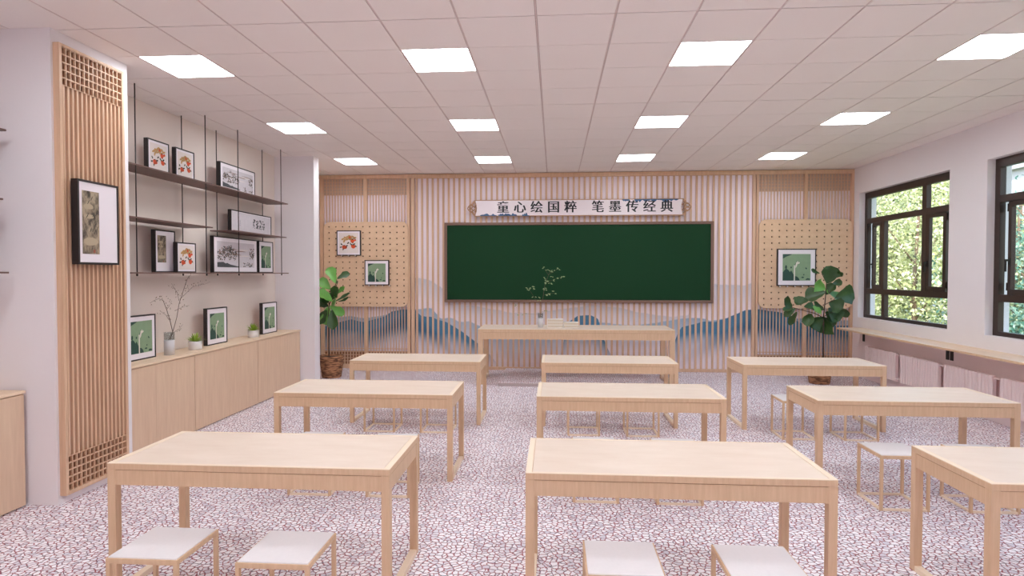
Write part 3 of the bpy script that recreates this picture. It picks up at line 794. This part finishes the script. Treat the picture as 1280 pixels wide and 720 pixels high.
def fig(loc, leaves, stems, label, seed, R0=.165, R1=.205):
    t = thing('potted_fig_tree', loc, label, 'potted plant', 'potted fig trees beside the front wall')
    b = MB()
    b.lathe([(0, 0), (R0 * .95, 0), (R0, .01), (R0 + (R1 - R0) * .5, .17), (R1, .30), (R1 * 1.0, .38), (R1 * .98, .395), (R1 * .93, .395), (R1 * .9, .36), (0, .36)], 'basket', 40); b.build('basket', t)
    b = MB(); b.lathe([(R1 * .9, .362), (0, .372)], 'soil', 24); b.build('soil', t)
    b = MB()
    for pts, r0, r1 in stems: b.tube(pts, r0, r1, 'trunk', 8)
    b.build('trunk', t)
    b = MB(); random.seed(seed)
    for x0, z0, x1, z1, w in leaves:
        ya = random.uniform(-.06, .06); yb = ya + random.uniform(-.22, .16)
        leafmesh(b, (x0 - loc[0], ya, z0), (x1 - loc[0], yb, z1), w * 1.22, random.uniform(-.12, .2), random.uniform(-.8, .8), 'leafy' if random.random() < .28 else 'leaf')
    b.build('foliage', t, fixn=False)
    return t
FIG_R = [(4.63, 1.71, 4.68, 2.01, .28), (4.59, 1.61, 4.32, 1.71, .19), (4.54, 1.88, 4.38, 1.95, .06), (4.71, 1.71, 4.88, 1.74, .1), (4.76, 1.81, 4.82, 1.89, .08), (4.75, 1.47, 5.11, 1.55, .27), (4.63, 1.56, 4.34, 1.46, .25), (4.62, 1.59, 4.94, 1.33, .2), (4.69, 1.29, 4.86, 1.07, .28), (4.67, 1.39, 4.86, 1.29, .23), (4.88, 1.29, 5.06, 1.12, .11), (4.59, 1.14, 4.54, .87, .38), (4.08, 1.31, 3.89, 1.45, .17), (4.12, 1.34, 4.26, 1.48, .19), (4.07, 1.29, 3.85, 1.25, .09), (4.1, 1.28, 3.92, 1.14, .11), (4.17, 1.22, 4.09, .98, .11), (4.24, 1.31, 4.42, 1.29, .15), (4.38, 1.19, 4.26, .98, .16), (4.46, 1.24, 4.6, 1.34, .17), (4.62, 1.12, 4.76, .96, .2), (4.58, 1.11, 4.37, .97, .22), (4.64, 1.51, 4.78, 1.71, .15), (4.53, 1.29, 4.36, 1.24, .15), (4.62, 1.22, 4.82, 1.07, .2)]
FIG_L = [(-3.93, 1.7, -4.1, 1.99, .16), (-3.9, 1.78, -3.73, 1.89, .1), (-4.03, 1.59, -4.27, 1.75, .19), (-3.9, 1.65, -3.8, 1.73, .08), (-3.99, 1.37, -4.22, 1.56, .19), (-4.06, 1.39, -3.87, 1.63, .19), (-3.96, 1.5, -3.78, 1.64, .07), (-3.93, 1.37, -3.7, 1.53, .07), (-3.9, 1.37, -3.72, 1.45, .05), (-4.09, 1.28, -4.28, 1.37, .16), (-4.06, 1.29, -3.84, 1.12, .14), (-4.09, 1.22, -4.27, .97, .16), (-4.08, 1.28, -4.14, .94, .19), (-4.0, 1.22, -3.94, .87, .16), (-4.03, 1.5, -4.19, 1.4, .18), (-4.04, 1.31, -3.9, 1.41, .15)]
fig((4.53, 10.6, 0), FIG_R, [([(.06, 0, .36), (.06, 0, .8), (.06, .01, 1.14), (.08, 0, 1.4), (.10, 0, 1.72), (.02, 0, 1.88)], .012, .006), ([(.06, 0, 1.12), (-.1, -.02, 1.2), (-.3, -.03, 1.25), (-.47, -.02, 1.3)], .008, .005), ([(.08, 0, 1.35), (.2, -.03, 1.42), (.25, -.03, 1.48)], .006, .004), ([(.07, 0, 1.15), (.2, 0, 1.22), (.36, 0, 1.3)], .006, .004)],
    'larger fiddle-leaf fig in a woven basket by the window wall', 3)
fig((-4.02, 10.6, 0), FIG_L, [([(-.05, 0, .36), (-.05, 0, .8), (-.055, 0, 1.1), (-.04, 0, 1.3), (.03, 0, 1.5), (.1, 0, 1.75)], .011, .005), ([(-.04, 0, 1.3), (-.05, 0, 1.4), (-.01, 0, 1.6)], .006, .004)],
    'smaller fiddle-leaf fig in a woven basket, partly behind the far left pier', 8, .17, .215)

# ------------------------------------------------------------------ tables and stools
def table_parts(t, W, D, Hh, leg, apr, lip, skid=True):
    b = MB()
    b.box(.0, W, .0, D, Hh - lip, Hh - .004, 'wleg', .0015)
    rim = .035
    b.box(0, W, 0, rim * .5, Hh - .004, Hh, 'wedge'); b.box(0, W, D - rim * .5, D, Hh - .004, Hh, 'wedge')
    b.box(0, rim, rim * .5, D - rim * .5, Hh - .004, Hh, 'wedge'); b.box(W - rim, W, rim * .5, D - rim * .5, Hh - .004, Hh, 'wedge')
    b.box(rim + .003, W - rim - .003, rim * .5 + .003, D - rim * .5 - .003, Hh - .004, Hh - .0008, 'wtop')
    b.build('tabletop', t)
    z0, z1 = Hh - apr, Hh - lip - .004
    for x0, x1, y0, y1 in ((leg, W - leg, .003, .03), (leg, W - leg, D - .03, D - .003), (.003, .03, leg, D - leg), (W - .03, W - .003, leg, D - leg)):
        b = MB(); b.box(x0, x1, y0, y1, z0, z1, 'wside'); b.box(x0, x1, y0 + .003, y1 - .003, z1, Hh - lip, 'groove'); b.build('apron', t)
    for x in (0, W - leg):
        for y in (0, D - leg):
            b = MB(); b.box(x, x + leg, y, y + leg, 0, Hh - lip, 'wleg', .0015); b.build('leg', t)
        if skid:
            b = MB(); b.box(x + .002, x + leg - .002, leg, D - leg, 0, leg * .75, 'wedge', .0015); b.build('floor_rail', t)
table0 = thing('school_table', (0, 0, 0), 'x', 'table', 'pupils tables'); table_parts(table0, 1.65, .70, .785, .048, .127, .038)
stool0 = thing('stool', (0, 0, 0), 'x', 'stool', 'white topped stools')
SW, SH, lg = .375, .445, .021
b = MB(); b.box(.008, SW - .008, .008, SW - .008, SH - .016, SH, 'seat', .002); b.build('seat', stool0)
b = MB()
b.box(0, SW, 0, lg, SH - .032, SH - .006, 'wleg', .001); b.box(0, SW, SW - lg, SW, SH - .032, SH - .006, 'wleg', .001)
b.box(0, lg, lg, SW - lg, SH - .032, SH - .006, 'wleg', .001); b.box(SW - lg, SW, lg, SW - lg, SH - .032, SH - .006, 'wleg', .001)
b.build('seat_frame', stool0)
for x in (0, SW - lg):
    for y in (0, SW - lg):
        b = MB(); b.box(x, x + lg, y, y + lg, 0, SH - .032, 'wleg', .001); b.build('leg', stool0)
for q in ((lg, SW - lg, 0, lg), (lg, SW - lg, SW - lg, SW), (0, lg, lg, SW - lg), (SW - lg, SW, lg, SW - lg)):
    b = MB(); b.box(*q, .0, lg * .8, 'wedge', .001); b.build('foot_rail', stool0)
TX = {-2.56: 'left', -.155: 'middle', 2.26: 'right'}
rows = ((3.255, 'front row nearest the viewer'), (5.31, 'second row'), (7.35, 'third row towards the chalkboard'))
tn = sn = 0
for Y, rn in rows:
    for X, cn in TX.items():
        lab = 'pale wooden school table, %s column, %s' % (cn, rn)
        if tn == 0: table0.location = (X, Y, 0); table0['label'] = lab
        else: dup(table0, (X, Y, 0), lab)
        tn += 1
        for k, ox in enumerate((.31, .985)):
            lab = 'white stool, %s one at the %s table, %s' % (('left', 'right')[k], cn, rn)
            loc = (X + ox, Y - .415, 0)
            if sn == 0: stool0.location = loc; stool0['label'] = lab
            else: dup(stool0, loc, lab)
            sn += 1
t = thing('teacher_desk', (-1.285, 10.06, 0), 'long tall wooden teacher desk in front of the chalkboard', 'desk')
table_parts(t, 3.275, .92, .94, .085, .17, .055)
b = MB(); b.box(-.93, 1.61, 9.935, 11.50, .0, .055, 'floor'); b.box(-.928, 1.608, 9.93, 9.935, 0, .054, 'riser')
tag(b.build('platform'), 'low step covered like the floor under the teacher desk', None, None, 'structure')
# things on the teacher desk
dz = .94
cyl_vase((-.24, 10.45, dz), .046, .245, 'slim cylinder vase holding green sprigs on the teacher desk')
t = thing('green_branch', (-.24, 10.45, dz + .17), 'thin branch of pale green leaves rising from the desk vase', 'branch')
SPRAY = [(-.17, 1.98), (-.13, 1.95), (-.07, 1.92), (-.04, 1.91), (.03, 1.94), (.07, 1.95), (-.03, 1.83), (-.18, 1.8), (-.15, 1.76), (-.03, 1.77), (.04, 1.79), (.12, 1.82), (.14, 1.82), (-.17, 1.71), (-.12, 1.7), (-.1, 1.75), (-.07, 1.7), (-.17, 1.63), (-.16, 1.6), (-.49, 1.63), (-.47, 1.59), (-.41, 1.61), (-.38, 1.6), (-.35, 1.65), (-.35, 1.47), (-.28, 1.47), (-.16, 1.5), (-.11, 1.52), (-.09, 1.51), (-.03, 1.56), (.01, 1.52), (-.27, 1.41), (-.66, 1.32), (-.64, 1.16), (-.52, 1.17), (-.14, 1.24)]
o_ = Vector((-.24, 0, dz + .17)); random.seed(5)
b = MB(); P = lambda x, z, y=0: (x + .24, y, z - dz - .17)
b.tube([P(-.25, dz + .172), P(-.22, 1.3), P(-.19, 1.5), P(-.16, 1.7), P(-.1, 1.85), P(-.07, 1.93)], .003, .0012, 'twig', 5)
for q in ([P(-.22, 1.3), P(-.35, 1.46), P(-.42, 1.58), P(-.48, 1.62)], [P(-.16, 1.7), P(0, 1.78), P(.13, 1.82)], [P(-.19, 1.5), P(-.08, 1.53), P(0, 1.54)], [P(-.1, 1.85), P(0, 1.92), P(.06, 1.95)], [P(-.1, 1.85), P(-.17, 1.96)], [P(-.24, 1.2), P(-.14, 1.24)], [P(-.25, 1.16), P(-.5, 1.18), P(-.64, 1.2), P(-.66, 1.31)]):
    b.tube(q, .0012, .0007, 'twig', 4)
b.build('stem', t)
b = MB()
for x, z in SPRAY:
    for q in range(2):
        a = random.uniform(-.7, .7); l = random.uniform(.03, .045); px, pz = x + random.uniform(-.015, .015), z + random.uniform(-.012, .012)
        d = Vector((math.cos(a), random.uniform(-.3, .3), math.sin(a))) * l * random.choice((-1, 1)); s_ = Vector((-math.sin(a), 0, math.cos(a))) * .008
        c = Vector(P(px, pz, random.uniform(-.03, .03)))
        b.poly([c, c + d * .5 + s_, c + d, c + d * .5 - s_], 'sprayleaf')
b.build('leaves', t, fixn=False)
def book(x0, x1, z, th, label, yy=10.40):
    t = thing('book', ((x0 + x1) / 2, yy, z), label, 'book', 'books stacked on the teacher desk')
    w = (x1 - x0) / 2
    b = MB(); b.box(-w, w, 0, .20, 0, .005, 'book', .001); b.box(-w, w, 0, .20, th - .005, th, 'book', .001); b.box(-w, -w + .006, 0, .20, .005, th - .005, 'book'); b.build('cover', t)
    b = MB(); b.box(-w + .006, w - .008, .006, .194, .005, th - .005, 'page'); b.build('pages', t)
names = ('bottom', 'middle', 'top')
z = dz
for k in range(3): book(-.12, .155, z, .048, 'pale book, %s one of the taller pile beside the desk vase' % names[k]); z += .0485
z = dz
for k in range(2): book(.162, .418, z, .046, 'pale book, %s one of the lower pile on the teacher desk' % names[k * 2]); z += .0465

# ------------------------------------------------------------------ window counter, brackets, radiators
b = MB(); b.box(5.115, XR, 1.0, 11.27, .872, .90, 'cabtop', .002); b.box(5.112, 5.115, 1.0, 11.27, .872, .899, 'wleg')
cn = b.build('window_counter'); tag(cn, 'long narrow pale wooden counter fixed along the window wall', 'counter')
bl = [(11.19, 'black counter bracket nearest the front wall'), (8.88, 'black counter bracket, farther one of the close pair'), (8.79, 'black counter bracket, nearer one of the close pair')]
for y, lab in bl:
    t = thing('shelf_bracket', (XR, y, .66), lab, 'bracket', 'brackets under the window counter')
    b = MB(); b.box(-.012, 0, -.03, .03, 0, .212, 'bracket'); b.build('wall_plate', t)
    b = MB(); b.box(-.34, -.012, -.012, .012, .196, .212, 'bracket'); b.build('arm', t)
def radiator(y0, y1, label):
    t = thing('radiator', (5.45, y0, .16), label, 'radiator', 'radiators below the window counter')
    W = y1 - y0; n = 15; st = W / n
    b = MB()
    for k in range(n):
        g = st * .05 if k != 7 else st * .14
        b.box(-.03, .03, k * st + g, (k + 1) * st - g, .0, .45, 'radiator', .008)
    b.box(-.012, .012, 0, W, .03, .06, 'radiator'); b.box(-.012, .012, 0, W, .38, .41, 'radiator')
    b.build('fins', t)
    for z in (.045, .42):
        b = MB(); b.tube([(0, -.10, z), (0, .01, z)], .012, .012, 'radiator', 8); b.build('pipe', t)
    b = MB()
    for y in (.15, W - .15): b.box(.03, .10, y - .01, y + .01, .30, .33, 'radiator')
    b.build('wall_hook', t)
rl = ['farthest radiator, beside the larger fig', 'second radiator from the front wall', 'third radiator from the front wall', 'fourth radiator from the front wall, cut by the picture edge']
y = 10.90
for k in range(6):
    radiator(y - .94, y, ('white ribbed ' + rl[k]) if k < 4 else 'white ribbed radiator outside the right edge, %s' % ('fifth from the front wall' if k == 4 else 'sixth from the front wall')); y -= 1.065

# ------------------------------------------------------------------ outdoors
b = MB(); b.box(6.2, 90, -20, 110, -4.3, -4, 'grass'); tag(b.build('ground'), 'grassy ground outside the windows', None, None, 'structure')
def crown(seed, mat, n=9000, R=3.0):
    random.seed(seed); b = MB(); k = b.mi(mat)
    cl = []
    for q in range(16):
        a = random.uniform(0, 2 * PI); r = random.uniform(.2, 1) * R * .62
        cl.append((Vector((r * math.cos(a), r * math.sin(a), random.uniform(-.62, .8) * R * 1.25)), random.uniform(.32, .5) * R))
    for i in range(n):
        c, rad = random.choice(cl)
        d = Vector((random.gauss(0, 1), random.gauss(0, 1), random.gauss(0, 1))).normalized()
        p = c + d * rad * random.uniform(.5, 1.05)
        s_ = random.uniform(.045, .09)
        u = Vector((random.gauss(0, 1), random.gauss(0, 1), random.gauss(0, 1))).normalized(); v_ = d.cross(u)
        if v_.length < .1: continue
        v_.normalize(); u = (u + d * .3).normalized()
        f = b.bm.faces.new([b.bm.verts.new(p + u * s_), b.bm.verts.new(p + v_ * s_ * .55), b.bm.verts.new(p - u * s_), b.bm.verts.new(p - v_ * s_ * .55)]); f.material_index = k
    me = bpy.data.meshes.new('crown'); b.bm.to_mesh(me); b.bm.free(); me.materials.append(M[mat]); return me
CM = {'y': [crown(1, 'fol_y'), crown(2, 'fol_y')], 'g': [crown(3, 'fol_g'), crown(4, 'fol_g')], 't': [crown(5, 'fol_t')]}
def trunkmesh():
    b = MB(); b.tube([(0, 0, -4), (.05, .05, -1), (-.03, 0, 1.5), (.1, .0, 4)], .13, .04, 'bark', 8)
    for a in range(5): b.tube([(0, 0, .2 + a * .5), (math.cos(a * 2.2) * .9, math.sin(a * 2.2) * .9, 1.6 + a * .5)], .035, .012, 'bark', 6)
    me = bpy.data.meshes.new('trunk'); bmesh.ops.recalc_face_normals(b.bm, faces=b.bm.faces); b.bm.to_mesh(me); b.bm.free(); me.materials.append(M['bark']); return me
TM = trunkmesh()
TR = [  # x, y, z of crown centre, scale, kind, label
    (14.0, 26.5, 1.9, 1.0, 'y', 'yellow green tree seen through the middle of the far window'),
    (12.6, 22.0, 1.3, 1.05, 'y', 'yellow green tree seen at the near side of the far window'),
    (16.5, 32.5, 1.6, 1.1, 'g', 'green tree seen at the left side of the far window'),
    (19.5, 33.0, 4.2, 1.3, 'y', 'taller yellow green tree standing behind the others outside the far window'),
    (13.2, 18.2, -.2, .9, 'g', 'green tree outside the wall between the two windows'),
    (12.2, 15.4, .6, .85, 't', 'bluish green tree seen through the window at the right edge'),
    (14.6, 20.6, 1.0, .9, 'y', 'yellow green tree low behind the window at the right edge'),
    (17.5, 23.5, .8, 1.0, 'g', 'green tree far behind the window at the right edge'),
    (13.0, 11.5, .2, .9, 'g', 'green tree outside beyond the right edge of the picture'),
    (22.0, 40.0, 1.0, 1.3, 'g', 'distant green tree beside the pale building'),
    (26, 44, 5.2, 1.7, 'y', 'distant yellow green tree right of the pale building'),
    (17.0, 37.5, -1.2, 1.0, 'y', 'low yellow green tree in front of the pale building'),
]
cnt = 0
for x, y, z, s_, kd, lab in TR:
    t = thing('tree', (x, y, -4), lab, 'tree', 'trees outside the windows')
    me = CM[kd][cnt % len(CM[kd])]; cnt += 1
    o = bpy.data.objects.new('crown', me); COL.objects.link(o); o.parent = t; o.location = (0, 0, z + 4); o.scale = (s_,) * 3; o.rotation_euler = (0, 0, cnt * 1.3)
    o = bpy.data.objects.new('trunk', TM); COL.objects.link(o); o.parent = t; o.location = (0, 0, 4)
def building(x0, y0, w, d, h, label, nx, nz):
    t = thing('building', (x0, y0, -4), label, 'building')
    b = MB(); b.box(0, w, 0, d, 0, h, 'bldg'); b.box(-.3, w + .3, -.3, d + .3, h, h + .5, 'bldg'); b.build('wall', t)
    for i in range(nx):
        for j in range(nz):
            x = (i + .5) * w / nx; z = 1.6 + j * 3.1
            b = MB(); b.box(x - .8, x + .8, -.05, 0, z, z + 1.6, 'bwin'); 
            f = b.build('window', t)
            b = MB(); b.box(x - .85, x + .85, -.1, 0, z - .1, z, 'bldg'); b.box(x - .03, x + .03, -.08, -.05, z, z + 1.6, 'bldg'); b.build('window_bar', f)
    return t
building(22, 52, 14, 8, 13, 'pale building seen at the top left of the far window', 5, 4)
building(27, 30, 12, 8, 12, 'pale building seen through the window at the right edge', 4, 3)

# ------------------------------------------------------------------ light and camera
W = bpy.data.worlds.new('World'); S.world = W; W.use_nodes = True
bg = W.node_tree.nodes['Background']
sk = W.node_tree.nodes.new('ShaderNodeTexSky'); sk.sky_type = 'NISHITA'; sk.sun_disc = False; sk.sun_elevation = math.radians(42); sk.sun_rotation = math.radians(215)
sk.air_density = 1.2; sk.dust_density = 2.5
W.node_tree.links.new(sk.outputs[0], bg.inputs[0]); bg.inputs[1].default_value = .5
sun = bpy.data.lights.new('sun', 'SUN'); sun.energy = 5.5; sun.angle = .02; sun.color = (1, .95, .86)
so = bpy.data.objects.new('sun', sun); COL.objects.link(so)
so.rotation_euler = Vector((.35, .62, -.70)).to_track_quat('-Z', 'Y').to_euler()

f, yaw, pitch, roll = 751.48, -.0702701, -.0234698, .00027459
cy, sy, cp, sp_ = math.cos(yaw), math.sin(yaw), math.cos(pitch), math.sin(pitch)
fwd = Vector((sy * cp, cy * cp, sp_)); right = Vector((cy, -sy, 0)); up = right.cross(fwd)
r2 = math.cos(roll) * right + math.sin(roll) * up; u2 = -math.sin(roll) * right + math.cos(roll) * up
cam = bpy.data.cameras.new('camera'); cam.sensor_width = 36; cam.lens = f * 36 / 1280; cam.clip_end = 300; cam.clip_start = .05
co = bpy.data.objects.new('camera', cam); COL.objects.link(co)
co.matrix_world = Matrix(((r2.x, u2.x, -fwd.x, 0), (r2.y, u2.y, -fwd.y, 0), (r2.z, u2.z, -fwd.z, 1.87), (0, 0, 0, 1)))
S.camera = co
S.cycles.max_bounces = 14; S.cycles.diffuse_bounces = 12; S.cycles.transparent_max_bounces = 24; S.cycles.sample_clamp_indirect = 6
S.view_settings.view_transform = 'Standard'; S.view_settings.look = 'None'; S.view_settings.exposure = .39; S.view_settings.gamma = 1
S.view_settings.use_curve_mapping = False
